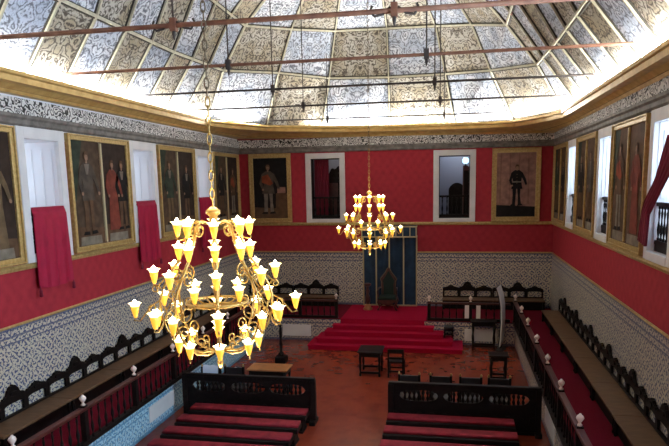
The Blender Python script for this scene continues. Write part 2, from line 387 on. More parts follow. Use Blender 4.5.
# upper shell above the wall heads closes the roof space
MB().box(-6.9, 6.9, YF - .3, YB + 1.2, 12.6, 12.7, PLASTER).build('ceiling_roof_deck', kind='structure')
b = MB().box(-6.9, -6.0, YF, YB + .4, 7.9, 12.6, PLASTER).box(6.0, 6.9, YF, YB + .4, 7.9, 12.6, PLASTER).box(-6, 6, YB, YB + .4, 7.9, 12.6, PLASTER)
b.build('wall_attic', kind='structure')

# ------------------------------------------------------------------ side windows
def turned(h, r):   # baluster profile, foot at 0
    return [(r * .8, 0), (r * .8, .06 * h), (r * .45, .1 * h), (r, .3 * h), (r * .95, .38 * h), (r * .4, .55 * h), (r * .4, .62 * h), (r * .75, .8 * h), (r * .4, .9 * h), (r * .8, .94 * h), (r * .8, h)]
BAL_MESH = {}
def baluster(h, r, m, parent, loc, n=8):
    k = (h, r, m.name)
    if k not in BAL_MESH:
        o = MB().lathe(turned(h, r), (0, 0, 0), m, n).build('baluster', parent); BAL_MESH[k] = o.data
    else:
        o = bpy.data.objects.new('baluster', BAL_MESH[k]); COL.objects.link(o); o.parent = parent
    o.location = loc; return o
def side_window(num, s, c):
    rz = PI / 2 if s < 0 else -PI / 2
    o = bpy.data.objects.new('window_%d' % num, None); COL.objects.link(o); o.location = (6 * s, c, 0); o.rotation_euler = (0, 0, rz); o['kind'] = 'structure'
    b = MB()    # local: x along the wall, -y into the room
    b.box(-WO - .2, -WO + .01, -.06, .05, 4.08, 6.78, WHITE).box(WO - .01, WO + .2, -.06, .05, 4.08, 6.78, WHITE).box(-WO, WO, -.06, .05, WZ1 - .01, 6.78, WHITE).box(-WO, WO, -.08, .05, 4.08, WZ0 + .02, WHITE)
    b.build('casing', o, .012, 'structure')
    b = MB().box(-WO, -WO + .02, .04, .88, WZ0, WZ1, SHUT).box(WO - .02, WO, .04, .88, WZ0, WZ1, SHUT).box(-WO, WO, .04, .88, WZ1 - .02, WZ1, SHUT).box(-WO, WO, .04, .88, WZ0, WZ0 + .02, SHUT)
    for sx in (-1, 1):
        for y in (.12, .36, .6):
            for z0, z1 in ((4.4, 5.1), (5.2, 6.4)):
                a, d = sorted((sx * (WO - .02), sx * (WO - .035))); b.box(a, d, y, y + .18, z0, z1, SHUT)
    b.build('shutter_lining', o, 0, 'structure')
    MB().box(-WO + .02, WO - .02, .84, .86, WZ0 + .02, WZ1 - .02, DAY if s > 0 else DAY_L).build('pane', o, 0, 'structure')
    b = MB()
    for x in (-.5, 0, .5): b.box(x - .03, x + .03, .80, .85, WZ0 + .02, WZ1 - .02, WHITE)
    for z in (4.7, 5.3, 5.9): b.box(-.5, .5, .80, .85, z, z + .04, WHITE)
    b.build('glazing_bars', o, 0, 'structure')
    MB().box(-WO + .02, WO - .02, .06, .14, 5.06, 5.13, DARK).build('handrail', o, 0, 'structure'); MB().box(-WO + .02, WO - .02, .06, .14, 4.36, 4.44, DARK).build('base_rail', o, 0, 'structure')
    MB().box(-WO + .02, WO - .02, .07, .13, 4.24, 4.36, DARK).build('plinth', o, 0, 'structure')
    for k in range(7): baluster(.62, .03, DARK, o, (-.45 + .15 * k, .10, 4.44))
    return o
num = 0
for c in WC[:4]:
    for s in (-1, 1): num += 1; side_window(num, s, c)
# far pair of the row behind the camera only brings light
for s in (-1, 1): num += 1; side_window(num, s, WC[4])

# windows in the end wall, each opening on a dim little room
def back_window(num, cx, kind):
    o = bpy.data.objects.new('window_%d' % num, None); COL.objects.link(o); o.location = (cx, YB, 0); o['kind'] = 'structure'
    h = BWH; b = MB()
    b.box(-h - .2, -h + .01, -.06, .05, 4.08, 6.74, WHITE).box(h - .01, h + .2, -.06, .05, 4.08, 6.74, WHITE).box(-h, h, -.06, .05, BZ1 - .01, 6.74, WHITE).box(-h, h, -.06, .05, 4.08, BZ0 + .01, WHITE)
    b.build('casing', o, .012, 'structure')
    b = MB().box(-h, -h + .03, .05, .4, BZ0, BZ1, DARK).box(h - .03, h, .05, .4, BZ0, BZ1, DARK).box(-h, h, .05, .4, BZ1 - .03, BZ1, DARK).box(-h, h, .05, .4, BZ0, BZ0 + .03, DARK)
    b.build('frame', o, 0, 'structure')
    b = MB().box(-1.3, 1.3, 2.4, 2.5, 3.6, 7.2, DARKROOM).box(-1.4, -1.3, .4, 2.5, 3.6, 7.2, DARKROOM).box(1.3, 1.4, .4, 2.5, 3.6, 7.2, DARKROOM).box(-1.3, 1.3, .4, 2.5, 3.5, 3.6, DARKROOM).box(-1.3, 1.3, .4, 2.5, 7.2, 7.3, DARKROOM)
    b.build('niche_room', o, 0, 'structure')
    MB().box(-h + .03, h - .03, .10, .18, 5.0, 5.07, DARK).build('handrail', o, 0, 'structure'); MB().box(-h + .03, h - .03, .10, .18, 4.26, 4.36, DARK).build('base_rail', o, 0, 'structure')
    MB().box(-h + .03, h - .03, .11, .17, 4.2, 4.26, DARK).build('plinth', o, 0, 'structure')
    for k in range(6): baluster(.64, .035, DARK, o, (-.44 + .176 * k, .14, 4.36))
    return o
back_window(11, BWX[0], 'l'); back_window(12, BWX[1], 'r')
lp = bpy.data.lights.new('niche_fill', 'POINT'); lp.energy = 28; lp.color = (.75, .85, 1); lp.shadow_soft_size = .15  # unseen point lights added to brighten the rooms behind the end wall
o = bpy.data.objects.new('niche_fill', lp); o.location = (BWX[1] + .1, YB + 1.5, 6.9); COL.objects.link(o)
lp2 = lp.copy(); lp2.energy = 10; lp2.color = (1, .95, .9); o = bpy.data.objects.new('niche_fill', lp2); o.location = (BWX[0] + .2, YB + 1.4, 6.9); COL.objects.link(o)
# red curtain and dark cabinet behind the left one, dark cabinet and blue pane behind the right one
b = MB(); st = []
for k in range(25): x = -.56 + .58 * k / 24; st.append((x, .55 + .035 * math.sin(k * 1.6)))
vs = [(x, y + d, z) for d in (0, .015) for x, y in st for z in (3.62, 6.9)]
fs = [(2 * k, 2 * k + 2, 2 * k + 3, 2 * k + 1) for k in range(24)] + [(50 + 2 * k, 50 + 2 * k + 1, 50 + 2 * k + 3, 50 + 2 * k + 2) for k in range(24)]
b.add(vs, fs, CLOTHD, True); o = b.build('window_curtain'); o.location = (BWX[0], YB, 0); tag(o, 'red curtain hanging in the left half of the end wall window', 'curtain')
t = thing('carved_cabinet', 'tall dark cabinet with arched crest behind the left end wall window', 'cabinet', (BWX[0] + .33, YB + 1.2, 3.6))
MB().box(-.42, .42, -.2, .2, 0, 2.2, DARK).build('body', t, .01)
MB().strip([(x, 2.2, 2.2 + .42 * math.sqrt(max(0, 1 - (x / .46) ** 2)) + .05 * math.cos(x * 22)) for x in [-.45 + .05 * i for i in range(19)]], -.18, .12, DARK).build('crest', t)
for x in (-.2, .2): MB().box(x - .17, x + .17, -.225, -.2, .25, 2.0, DARKR).build('door', t, .006)
t = thing('hooded_settle', 'dark round-topped settle behind the right end wall window', 'settle', (BWX[1] + .12, YB + 1.1, 3.6))
MB().strip([(x, .3, 1.55 + .38 * math.sqrt(max(0, 1 - ((x + .02) / .34) ** 2))) for x in [-.34 + .04 * i for i in range(18)]], .1, .2, DARK).build('backrest', t)
MB().box(-.36, .36, -.25, .12, .3, .42, DARK).build('seat', t, .01)
for x in (-.32, .32):
    for y in (-.22, .16): MB().box(x - .03, x + .03, y - .03, y + .03, 0, .32, DARK).build('leg', t)
t = thing('wall_cupboard', 'dark narrow cupboard at the right side behind the right end wall window', 'cupboard', (BWX[1] + .58, YB + 1.3, 3.6))
MB().box(-.26, .26, -.25, .25, 0, 2.55, DARKR).build('body', t, .01); MB().box(-.22, .22, -.27, -.25, .1, 2.4, DARK).build('door', t, .006)
t = thing('glowing_lamp', 'small blue-white glowing lamp on the cupboard behind the right end window', 'lamp', (BWX[1] + .42, YB + 1.15, 6.15))
MB().lathe([(.10, 0), (.11, .02), (.03, .05), (.03, .10)], (0, 0, 0), DARK).build('base', t); MB().lathe([(.05, .1), (.12, .16), (.12, .28), (.07, .34)], (0, 0, 0), DIMPANE).build('lamp_shade', t)

# ------------------------------------------------------------------ portraits
def figure(b, cx, z0, h, style, y):
    """one painted standing figure: outline patches of oil paint on the canvas"""
    P = PCOL; t = .004
    def E(u, v, ru, rv, m, d=0): b.ell(cx + u * h, z0 + v * h, ru * h, rv * h, y - d, t, P[m])
    def G(pts, m, d=0): b.poly([(cx + u * h, z0 + v * h) for u, v in pts], y - d, t, P[m])
    A, B_, C_ = style
    if C_ == 'robe': G([(-.13, .03), (.15, .03), (.11, .45), (.12, .8), (.05, .86), (-.05, .86), (-.12, .8), (-.1, .45)], A)
    else:
        G([(-.10, .02), (-.03, .02), (-.02, .25), (-.005, .48), (-.10, .5), (-.09, .27)], B_); G([(.03, .02), (.11, .03), (.08, .26), (.09, .5), (.005, .48), (.03, .25)], B_)
        G([(-.13, .42), (.13, .42), (.10, .6), (.13, .8), (.05, .86), (-.05, .86), (-.13, .8), (-.09, .6)], A, .005)
        G([(-.15, .02), (-.02, .02), (-.03, .06), (-.12, .06)], 'black', .005); G([(.02, .02), (.15, .03), (.12, .07), (.03, .06)], 'black', .005)
    G([(-.13, .8), (-.18, .62), (-.13, .5), (-.09, .52), (-.12, .63), (-.07, .76)], A, .006); G([(.13, .8), (.2, .66), (.24, .52), (.2, .5), (.15, .62), (.07, .76)], A, .006)
    E(-.11, .5, .022, .022, 'flesh', .011); E(.22, .5, .022, .022, 'flesh', .011)
    if C_ == 'sash': G([(-.12, .76), (.0, .80), (.10, .62), (.04, .58), (-.13, .64)], 'sash', .012)
    if C_ == 'lace': G([(-.05, .84), (.05, .84), (.02, .72), (-.02, .72)], 'grey', .012)
    if C_ == 'uniform':
        for v in (.55, .62, .69, .76): E(0, v, .012, .008, 'ochre', .012)
        G([(-.10, .60), (.10, .60), (.10, .57), (-.10, .57)], 'stone', .011)
    E(0, .935, .043, .055, 'brown', .008); E(.004, .918, .031, .043, 'flesh', .013); G([(-.015, .85), (.017, .85), (.015, .89), (-.013, .89)], 'flesh', .0125); G([(-.035, .95), (.04, .945), (.03, .985), (-.025, .985)], 'brown', .015)
def canvas(name, parent, x0, x1, z0, z1, ground, figs, y=-.03, props=()):
    MB().box(x0, x1, y, 0, z0, z1, PCOL[ground]).build(name, parent)
    b = MB(); w = x1 - x0; h = z1 - z0
    b.poly([(x0 + .01, z0 + .01), (x1 - .01, z0 + .01), (x1 - .01, z0 + .16 * h), (x0 + .01, z0 + .19 * h)], y - .002, .003, PCOL['brown' if ground != 'rose' else 'black'])
    for kind in props:
        if kind == 'plinth': b.poly([(x0 + .12 * w, z0 + .02), (x1 - .12 * w, z0 + .02), (x1 - .14 * w, z0 + .09 * h), (x0 + .14 * w, z0 + .09 * h)], y - .006, .003, PCOL['stone'])
        if kind == 'drape': b.poly([(x0 + .01, z1 - .02), (x0 + .4 * w, z1 - .02), (x0 + .22 * w, z1 - .28 * h), (x0 + .1 * w, z0 + .45 * h), (x0 + .01, z0 + .4 * h)], y - .003, .003, PCOL['green'])
        if kind == 'table': b.poly([(x1 - .36 * w, z0 + .12 * h), (x1 - .01, z0 + .12 * h), (x1 - .01, z0 + .42 * h), (x1 - .34 * w, z0 + .42 * h)], y - .003, .003, PCOL['brown']); b.poly([(x1 - .3 * w, z0 + .42 * h), (x1 - .06 * w, z0 + .42 * h), (x1 - .06 * w, z0 + .52 * h), (x1 - .3 * w, z0 + .52 * h)], y - .005, .003, PCOL['rose'])
        if kind == 'folds':
            for k in range(4): b.poly([(x0 + (.08 + .24 * k) * w, z0 + .2 * h), (x0 + (.12 + .24 * k) * w, z0 + .2 * h), (x0 + (.13 + .23 * k) * w, z1 - .02), (x0 + (.10 + .23 * k) * w, z1 - .02)], y - .003, .003, PCOL['fold'])
    for cx, zz, hh, st in figs: figure(b, x0 + cx * w, z0 + zz * h, hh * h, st, y - .012)
    b.build('painted_figure', bpy.data.objects[bpy.context.scene.collection.objects[-1].name] if False else parent)
def frame_mb(x0, x1, z0, z1, w, m, y0=-.1, y1=0):
    b = MB()
    for k, (a, d) in enumerate(((0, y0), (w * .3, y0 + .03))):   # outer bead and inner slope
        i0 = a; i1 = w * .3 if k == 0 else w
        b.box(x0 + i0, x0 + i1, d, y1, z0 + i0, z1 - i0, m).box(x1 - i1, x1 - i0, d, y1, z0 + i0, z1 - i0, m).box(x0 + i1, x1 - i1, d, y1, z1 - i1, z1 - i0, m).box(x0 + i1, x1 - i1, d, y1, z0 + i0, z0 + i1, m)
    return b
F = {'arm': ('armour', 'grey', 'sash'), 'arm2': ('armour', 'brown', 'lace'), 'robe': ('robe', 'robe', 'robe'), 'dark': ('black', 'brown', 'lace'), 'coat': ('brown', 'stone', 'sash'), 'green': ('green', 'ochre', 'lace'), 'gown': ('ochre', 'ochre', 'robe'), 'uni': ('black', 'black', 'uniform')}
def double_portrait(s, y0, y1, left, right, label, divm=GOLD, grounds=('umber', 'umber')):
    c = (y0 + y1) / 2; w = (y1 - y0) / 2
    t = thing('double_portrait', label, 'painting', (6 * s, c, 0), PI / 2 if s < 0 else -PI / 2, 'framed double portraits along the side walls')
    frame_mb(-w, w, 4.1, 6.76, .13, GOLD).build('frame', t, .01)
    MB().box(-.035, .035, -.07, 0, 4.25, 6.61, divm).build('divider', t, .008)
    canvas('canvas', t, -w + .12, -.03, 4.22, 6.64, grounds[0], left, props=('plinth', 'drape')); canvas('canvas', t,   .03, w - .12, 4.22, 6.64, grounds[1], right, props=('plinth',))
LP = [(8.1, 10.62, [(.45, .06, .8, F['coat'])], [(.5, .07, .78, F['gown'])], 'gold-framed double portrait at the left edge of the photo, left of the first red cloth'),
      (12.25, 14.82, [(.48, .09, .82, F['arm2'])], [(.36, .1, .74, F['robe']), (.74, .1, .74, F['dark'])], 'gold-framed double portrait with a red-robed figure, between the two nearest left windows'),
      (16.42, 18.92, [(.5, .08, .8, F['green'])], [(.5, .08, .76, F['dark'])], 'gold-framed double portrait on the left wall behind the near chandelier chain'),
      (20.53, 23.05, [(.5, .08, .78, F['dark'])], [(.5, .08, .76, F['coat'])], 'gold-framed double portrait on the left wall next to the far corner')]
for y0, y1, a, c, lab in LP: double_portrait(-1, y0, y1, a, c, lab, BRAID if y0 > 12 else GOLD, ('sepia', 'umber'))
RP = [(12.3, 14.85, [(.5, .08, .8, F['coat'])], [(.5, .08, .78, F['robe'])], 'largest gold-framed double portrait on the right wall, left of the dark red curtain'),
      (16.42, 18.95, [(.5, .08, .78, F['dark'])], [(.5, .08, .8, F['arm2'])], 'gold-framed double portrait on the right wall between its two far windows'),
      (20.53, 23.05, [(.5, .08, .78, F['green'])], [(.5, .08, .76, F['dark'])], 'gold-framed double portrait on the right wall next to the far corner')]
for y0, y1, a, c, lab in RP: double_portrait(1, y0, y1, a, c, lab, GOLD, ('brown', 'brown'))
t = thing('portrait', 'gold-framed dark portrait of a man with an orange sash, left on the end wall', 'painting', (-4.7, YB, 0), 0, 'single portraits on the end wall')
frame_mb(-.85, .85, 4.09, 6.77, .17, GOLD).build('frame', t, .012); canvas('canvas', t, -.69, .69, 4.25, 6.61, 'black', [(.44, .06, .84, F['arm'])], props=('table',))
t = thing('portrait', 'gold-framed portrait of a man in black uniform on rose ground, right on the end wall', 'painting', (4.64, YB, 0), 0, 'single portraits on the end wall')
frame_mb(-.86, .86, 4.09, 6.75, .17, GOLD).build('frame', t, .012); canvas('canvas', t, -.70, .70, 4.25, 6.59, 'rose', [(.52, .16, .66, F['uni'])], props=('folds',))

# ------------------------------------------------------------------ cloths in the side windows
def hung_cloth(c, label, w=.52):
    t = thing('hanging_cloth', label, 'cloth', (-6, c, 0), PI / 2, 'red cloths hung over the left window rails')
    b = MB(); nx, nz = 24, 14; vs = []; fs = []
    for layer in (0, 1):
        for j in range(nz + 1):
            for i in range(nx + 1):
                f = j / nz; x = (-w + 2 * w * i / nx) * (1 + .06 * f)
                fold = .035 * f * math.sin(i * .95) + .02 * f * math.sin(i * 2.3 + 1)
                if j == 0: y, z = .10, 5.165
                elif j == 1: y, z = -.06, 5.19
                else: y, z = -.105 - .02 * f + fold * .6, 5.16 - 1.6 * (j - 1) / (nz - 1) - .05 * math.sin(PI * i / nx) * f
                vs.append((x, y + .018 * layer, z - .02 * layer * (j < 2)))
        o = layer * (nx + 1) * (nz + 1)
        for j in range(nz):
            for i in range(nx): a = o + j * (nx + 1) + i; fs.append((a, a + 1, a + nx + 2, a + nx + 1))
    b.add(vs, fs, CLOTH, True); b.build('cloth', t)
    for sx in (-1, 1):
        MB().lathe([(.012, -.16), (.04, -.14), (.028, -.05), (.035, -.03), (.012, .0), (.008, .07)], (sx * w * 1.05, -.13, 3.52), CLOTHD, 10).build('tassel', t)
hung_cloth(11.43, 'tasselled crimson cloth hung over the rail of the nearest left window')
hung_cloth(15.55, 'tasselled crimson cloth hung over the rail of the second left window from the camera')
hung_cloth(19.6, 'tasselled crimson cloth hung over the rail of the farthest left window')
b = MB(); vs = []; fs = []; nu, nv = 20, 16     # right: curtain swept from the upper near side down to the far sill
for layer in (0, 1):
    for j in range(nv + 1):
        f = j / nv
        for i in range(nu + 1):
            g = i / nu
            k_ = min(2.999, f * 3); a_ = int(k_); q_ = k_ - a_; kk = [(10.6, 6.05, .30), (11.2, 5.44, .16), (11.80, 4.98, .17), (11.90, 4.38, .22)]
            cy, cz, wd = lerp(kk[a_], kk[a_ + 1], q_); dy, dz = kk[a_ + 1][0] - kk[a_][0], kk[a_ + 1][1] - kk[a_][1]; ln = math.hypot(dy, dz)
            vs.append((5.84 - .035 * math.sin(i * 1.3) + .02 * layer, cy + (-dz / ln) * wd * (g - .5) * 2, cz + (dy / ln) * wd * (g - .5) * 2))
    o = layer * (nu + 1) * (nv + 1)
    for j in range(nv):
        for i in range(nu): a = o + j * (nu + 1) + i; fs.append((a, a + 1, a + nu + 2, a + nu + 1))
b.add(vs, fs, CLOTHD, True); tag(b.build('swept_curtain'), 'dark red curtain swept diagonally across the nearest right window', 'curtain')

# ------------------------------------------------------------------ podium with tiled fronts, carpets, steps
XL, XR, YP = -4.36, 4.5, 20.65
b = MB()
b.box(-6, XL, 0, YB, 0, ZP - .02, TILE_P).box(XR, 6, 0, YB, 0, ZP - .02, TILE_Q).box(XL, XR, YP, YB, 0, ZP - .02, TILE_Q)
pod = b.build('podium', kind='structure')
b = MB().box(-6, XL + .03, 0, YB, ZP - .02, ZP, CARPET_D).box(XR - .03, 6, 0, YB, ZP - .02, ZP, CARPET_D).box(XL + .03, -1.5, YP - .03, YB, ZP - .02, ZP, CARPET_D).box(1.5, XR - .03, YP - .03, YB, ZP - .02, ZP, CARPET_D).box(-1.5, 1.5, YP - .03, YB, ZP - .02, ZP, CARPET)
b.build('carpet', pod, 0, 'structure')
t = thing('carpeted_steps', 'crimson carpeted flight of five steps up to the throne platform', 'steps', (0, YP, 0))
for k in range(4):       # the top riser is the platform itself
    z1 = .166 * (k + 1); d = .3 * (4 - k); q = .32 * (4 - k); ql = .23 * (4 - k)
    b = MB()
    for z_a, z_b, o in ((.166 * k, z1 - .035, 0), (z1 - .035, z1, .03)):     # riser and overhanging nosing
        b.box(-1.5 - ql - o, 1.45 + q + o, -d - o, 0 if k == 3 else -d + .32, z_a, z_b, CARPET).box(-1.5 - ql - o, -1.5 - ql + .25, -d + .3, 0, z_a, z_b, CARPET).box(1.45 + q - .34, 1.45 + q + o, -d + .3, 0, z_a, z_b, CARPET)
    b.build('step', t, .01)
MB().box(-1.5, 1.45, -.03, -.0, .64, ZP, CARPET).build('riser', t)
def plaque(loc, rz, w, h, label):
    o = MB().box(-w / 2, w / 2, -.03, 0, -h / 2, h / 2, MARB).build('marble_plaque', None, .008); o.location = loc; o.rotation_euler = (0, 0, rz); tag(o, label, 'plaque', 'marble plaques on the podium fronts')
plaque((XL, 12.73, .42), PI / 2, 1.25, .37, 'white plaque on the tiled podium front beside the left pews')
plaque((XR, 12.85, .40), -PI / 2, 1.3, .37, 'white plaque on the podium front beside the right pews')
plaque((-3.12, YP, .37), 0, 1.05, .42, 'white plaque on the tiled podium front left of the carpeted steps')
plaque((3.37, YP, .36), 0, 1.1, .42, 'white plaque on the tiled podium front right of the carpeted steps')

# ------------------------------------------------------------------ balustrades
def rail_run(name, label, p0, p1, posts, hs=1.0):
    d = Vector(p1) - Vector(p0); L = d.length; t = thing(name, label, 'balustrade', p0, math.atan2(d.y, d.x))
    MB().box(0, L, -.06, .06, .67 * hs, .74 * hs, DARKR).build('handrail', t, .015); MB().box(0, L, -.06, .06, 0, .09, DARK).build('base_rail', t, .01)
    for x in posts:
        p = MB().box(x - .055, x + .055, -.055, .055, .09, .77 * hs, DARK).build('post', t, .008)
        MB().lathe([(.04, .77), (.04, .79), (.02, .81), (.022, .83), (.05, .87), (.064, .90), (.05, .935), (.025, .955), (.015, .975)], (x, 0, .77 * (hs - 1)), FIN, 12).build('finial', p)
    xs = sorted(posts)
    allx = ([0] if xs[0] > .3 else []) + xs + ([L] if xs[-1] < L - .3 else [])
    for a, c in zip(allx, allx[1:]):
        k = max(1, round((c - a) / .24))
        for i in range(1, k): baluster(.67 * hs - .09, .032, DARK, t, (a + (c - a) * i / k, 0, .09), 6)
yl = [20.55 - 1.822 * k for k in range(8)]
rail_run('balustrade', 'dark balustrade with cream finials along the left platform', (-4.26, 6.5, ZP), (-4.26, 20.6, ZP), [y - 6.5 for y in yl if y < 20.3] + [14.05])
yr = [9.75, 11.5, 13.2, 14.95, 16.8, 18.45, 20.35]
rail_run('balustrade', 'dark balustrade with cream finials along the right platform', (4.45, 6.5, ZP), (4.45, 20.6, ZP), [y - 6.5 for y in [8.0] + yr], 1.07)
rail_run('balustrade', 'short dark balustrade left of the carpeted steps', (-4.14, 20.7, ZP), (-1.6, 20.7, ZP), [1.15, 2.48], .9)
rail_run('balustrade', 'short dark balustrade right of the carpeted steps', (1.55, 20.7, ZP), (4.33, 20.7, ZP), [.06, 1.46], .88)

# ------------------------------------------------------------------ carved wall benches
def make_bench(L, label, group):
    """local: x along, -y to the room, wall at y=0, floor z=0 (podium level)"""
    t = thing('carved_bench', label, 'bench', (0, 0, 0), 0, group); h = L / 2 - .003
    MB().box(-h, h, -.62, -.06, .34, .385, SEATW).build('seat', t, .008)
    MB().box(-h, h, -.54, -.50, .03, .34, DARK).build('apron', t)
    for x in (-h + .06, h - .06):
        MB().lathe([(.03, 0), (.04, .04), (.025, .08), (.045, .2), (.03, .28), (.04, .34)], (x, -.575, 0), DARK, 8).build('leg', t); MB().box(x - .03, x + .03, -.12, -.06, 0, .34, DARK).build('leg', t)
    b = MB(); NS = 72; top = []; lo = []
    third = 2 * h / 3
    for i in range(NS + 1):
        x = -h + 2 * h * i / NS; k = min(2, int((x + h) / third)); f = ((x + h) - k * third) / third; bump = max(0., math.sin(PI * min(1, f)))
        big = k == 1
        if big: z = .74 + .08 * bump ** .5 + .17 * max(0, 1 - ((f - .5) / .30) ** 2) + .015 * math.cos((f - .5) * 60)
        else: z = .72 + .08 * bump ** .6 + .05 * max(0, 1 - ((f - .5) / .2) ** 2) + .012 * math.cos((f - .5) * 50)
        top.append((x, z)); o = abs(f - .5) / .40; lo.append(.60 + .04 * math.sqrt(max(0, 1 - min(1, o) ** 4)) if o < 1 else None)
    b.strip([(x, .60 if l is None else l, z) for (x, z), l in zip(top, lo)], -.08, -.02, DARK)     # crest rail
    b.strip([(x, .385, .43) for x, z in top], -.08, -.02, DARK)                                               # bottom rail
    for k in range(3):
        for xa, xb in ((-h + k * third, -h + k * third + .10 * third), (-h + (k + 1) * third - .10 * third, -h + (k + 1) * third)): b.box(xa, xb, -.075, -.025, .42, .66, DARK)
        b.ell(-h + (k + .5) * third, .75 + (.07 if k == 1 else 0), .10, .05, -.08, .02, DARK)
    b.build('backrest', t, .006)
    return t
def bench_row(proto_len, spots, group):
    proto = None
    for loc, rz, lab in spots:
        if proto is None: proto = make_bench(proto_len, lab, group); proto.location = loc; proto.rotation_euler = (0, 0, rz)
        else: dup(proto, loc, rz, lab)
lspots = [9.9 + 1.985 * k for k in range(6)] 
ll = ['carved dark bench at the lower left edge of the photo', 'second carved dark bench from the camera on the left wall', 'third carved dark bench from the camera on the left wall', 'fourth carved dark bench from the camera on the left wall',
      'carved dark bench on the left wall, last but one before the far corner', 'carved dark bench on the left wall nearest the far corner']
bench_row(1.985, [((-6, y, ZP), PI / 2, l) for y, l in zip(lspots, ll)], 'carved benches along the left wall')
rspots = [10.5 + 1.905 * k for k in range(6)]
rl = ['carved dark bench at the lower right corner of the photo', 'second carved dark bench from the camera on the right wall', 'third carved dark bench from the camera on the right wall', 'fourth carved dark bench from the camera on the right wall',
      'carved dark bench on the right wall, last but one before the far corner', 'carved dark bench on the right wall nearest the far corner']
bench_row(1.905, [((6, y, ZP), -PI / 2, l) for y, l in zip(rspots, rl)], 'carved benches along the right wall')
bench_row(1.85, [((-2.95, YB, ZP), 0, 'carved dark bench on the end wall left of the blue canopy'), ((-4.8, YB, ZP), 0, 'carved dark bench on the end wall in the left far corner'),
                 ((2.95, YB, ZP), 0, 'carved dark bench on the end wall right of the blue canopy'), ((4.8, YB, ZP), 0, 'carved dark bench on the end wall in the right far corner')], 'carved benches along the end wall')

# ------------------------------------------------------------------ canopy, throne, pedestal
t = thing('throne_canopy', 'blue velvet canopy hanging with pale gold braid behind the throne', 'canopy', (0, YB, 0))
b = MB(); pts = [(-1.04 + 2.08 * i / 52, -.06 - .018 * math.sin(i * 1.25)) for i in range(53)]
vs = [(x, y + d, z) for d in (0, .03) for x, y in pts for z in (ZP + .02, 3.62)]
b.add(vs, [(2 * k, 2 * k + 2, 2 * k + 3, 2 * k + 1) for k in range(52)] + [(106 + 2 * k, 106 + 2 * k + 1, 106 + 2 * k + 3, 106 + 2 * k + 2) for k in range(52)], BLUE, True); b.build('backcloth', t)
MB().box(-1.04, 1.04, -.42, 0, 3.55, 3.96, BLUE).build('valance', t, .015)
for z in (3.55, 3.93): MB().box(-1.05, 1.05, -.435, -.0, z - .025, z + .025, BRAID).build('valance_braid', t)
for x in (-1.03, -.53, -.02, .53, 1.03): MB().box(x - .025, x + .025, -.10, -.05, ZP, 3.55, BRAID).build('braid_strip', t)
for x in (-1.03, -.53, -.02, .27, .53, .8, 1.03): MB().box(x - .018, x + .018, -.432, -.41, 3.55, 3.95, BRAID).build('braid_strip', t)
MB().box(-1.04, 1.04, -.10, -.05, ZP, ZP + .05, BRAID).build('hem_braid', t)
t = thing('throne', 'carved dark throne with green velvet back under the blue canopy', 'throne', (-.01, 22.45, ZP))
MB().rbox(-.33, .33, -.3, .28, .40, .52, GREENV, .04).build('seat', t)
b = MB(); out = [(-.26, .5), (-.27, 1.0), (-.31, 1.12), (-.26, 1.2), (-.12, 1.38), (-.06, 1.5), (0, 1.56), (.06, 1.5), (.12, 1.38), (.26, 1.2), (.31, 1.12), (.27, 1.0), (.26, .5)]
b.poly(out, .32, .05, DARKR)
b.build('backrest', t, .008); MB().poly([(x * .72, .62 + (z - .62) * .86) for x, z in out if z > .4], .27, .02, GREENV).build('back_panel', t)
b = MB(); b.tube([(x, .265, z) for x, z in out], .018, BRONZE, 6); b.build('back_moulding', t)
for s in (-1, 1):
    MB().tube([(s * .31, .28, .78), (s * .34, .1, .80), (s * .35, -.2, .78), (s * .36, -.28, .72), (s * .34, -.27, .5)], .028, DARKR, 8).build('armrest', t)
    for y in (-.26, .26): MB().tube([(s * .31, y, .45), (s * .35, y, .3), (s * .27, y, .14), (s * .36, y, 0)], [.04, .045, .03, .04], DARKR, 8).build('leg', t)
MB().strip([(x, .26 - .06 * math.cos(x * 10), .40) for x in [-.3 + .06 * i for i in range(11)]], -.3, -.27, DARKR).build('apron', t)
MB().tube([(-.3, 0, .14), (-.15, 0, .19), (0, 0, .12), (.15, 0, .19), (.3, 0, .14)], .025, DARKR).build('stretcher', t)
t = thing('carved_pedestal', 'gilded carved pedestal standing left of the throne', 'pedestal', (-.76, 22.3, ZP))
MB().lathe([(.17, 0), (.18, .05), (.12, .1), (.13, .16), (.07, .22)], (0, 0, 0), PINE, 12).build('base', t)
MB().lathe([(.07, .22), (.10, .35), (.09, .48), (.05, .6), (.075, .72), (.05, .82), (.07, .9)], (0, 0, 0), DARKR, 12).build('stem', t)
MB().lathe([(.07, .9), (.13, .93), (.14, .99), (.10, 1.01)], (0, 0, 0), DARKR, 12).build('top', t)

# ------------------------------------------------------------------ pews and pierced screens
def make_pew(x0, x1, label, group):
    t = thing('pew', label, 'pew', (0, 0, 0), 0, group)
    MB().rbox(x0, x1, -.11, .19, .40, .465, CUSH, .03).build('cushion', t)
    MB().box(x0 - .01, x1 + .01, -.2, .2, .30, .40, DARK).build('frame', t, .008)
    n = 4
    for k in range(n):
        x = x0 + .1 + (x1 - x0 - .2) * k / (n - 1)
        MB().box(x - .035, x + .035, -.17, .17, .05, .30, DARK).build('leg', t, .006)
        MB().box(x - .045, x + .045, -.2, .2, 0, .05, DARK).build('foot', t)
    return t
rows = [12.75, 12.03, 11.36, 10.7]
ordn = ['first left pew behind the pierced screen, red cushion', 'second left pew behind the pierced screen, red cushion', 'third left pew behind the pierced screen, red cushion', 'fourth left pew, cut by the lower edge of the photo, red cushion']
p = None
for y, l in zip(rows, ordn):
    if p is None: p = make_pew(-3.6, -.82, l, 'left block of red-cushioned pews'); p.location = (0, y, 0)
    else: dup(p, (0, y, 0), 0, l)
ordn = ['first right pew behind the pierced screen, red cushion', 'second right pew behind the pierced screen, red cushion', 'right pew nearest the camera, red cushion']
p = None
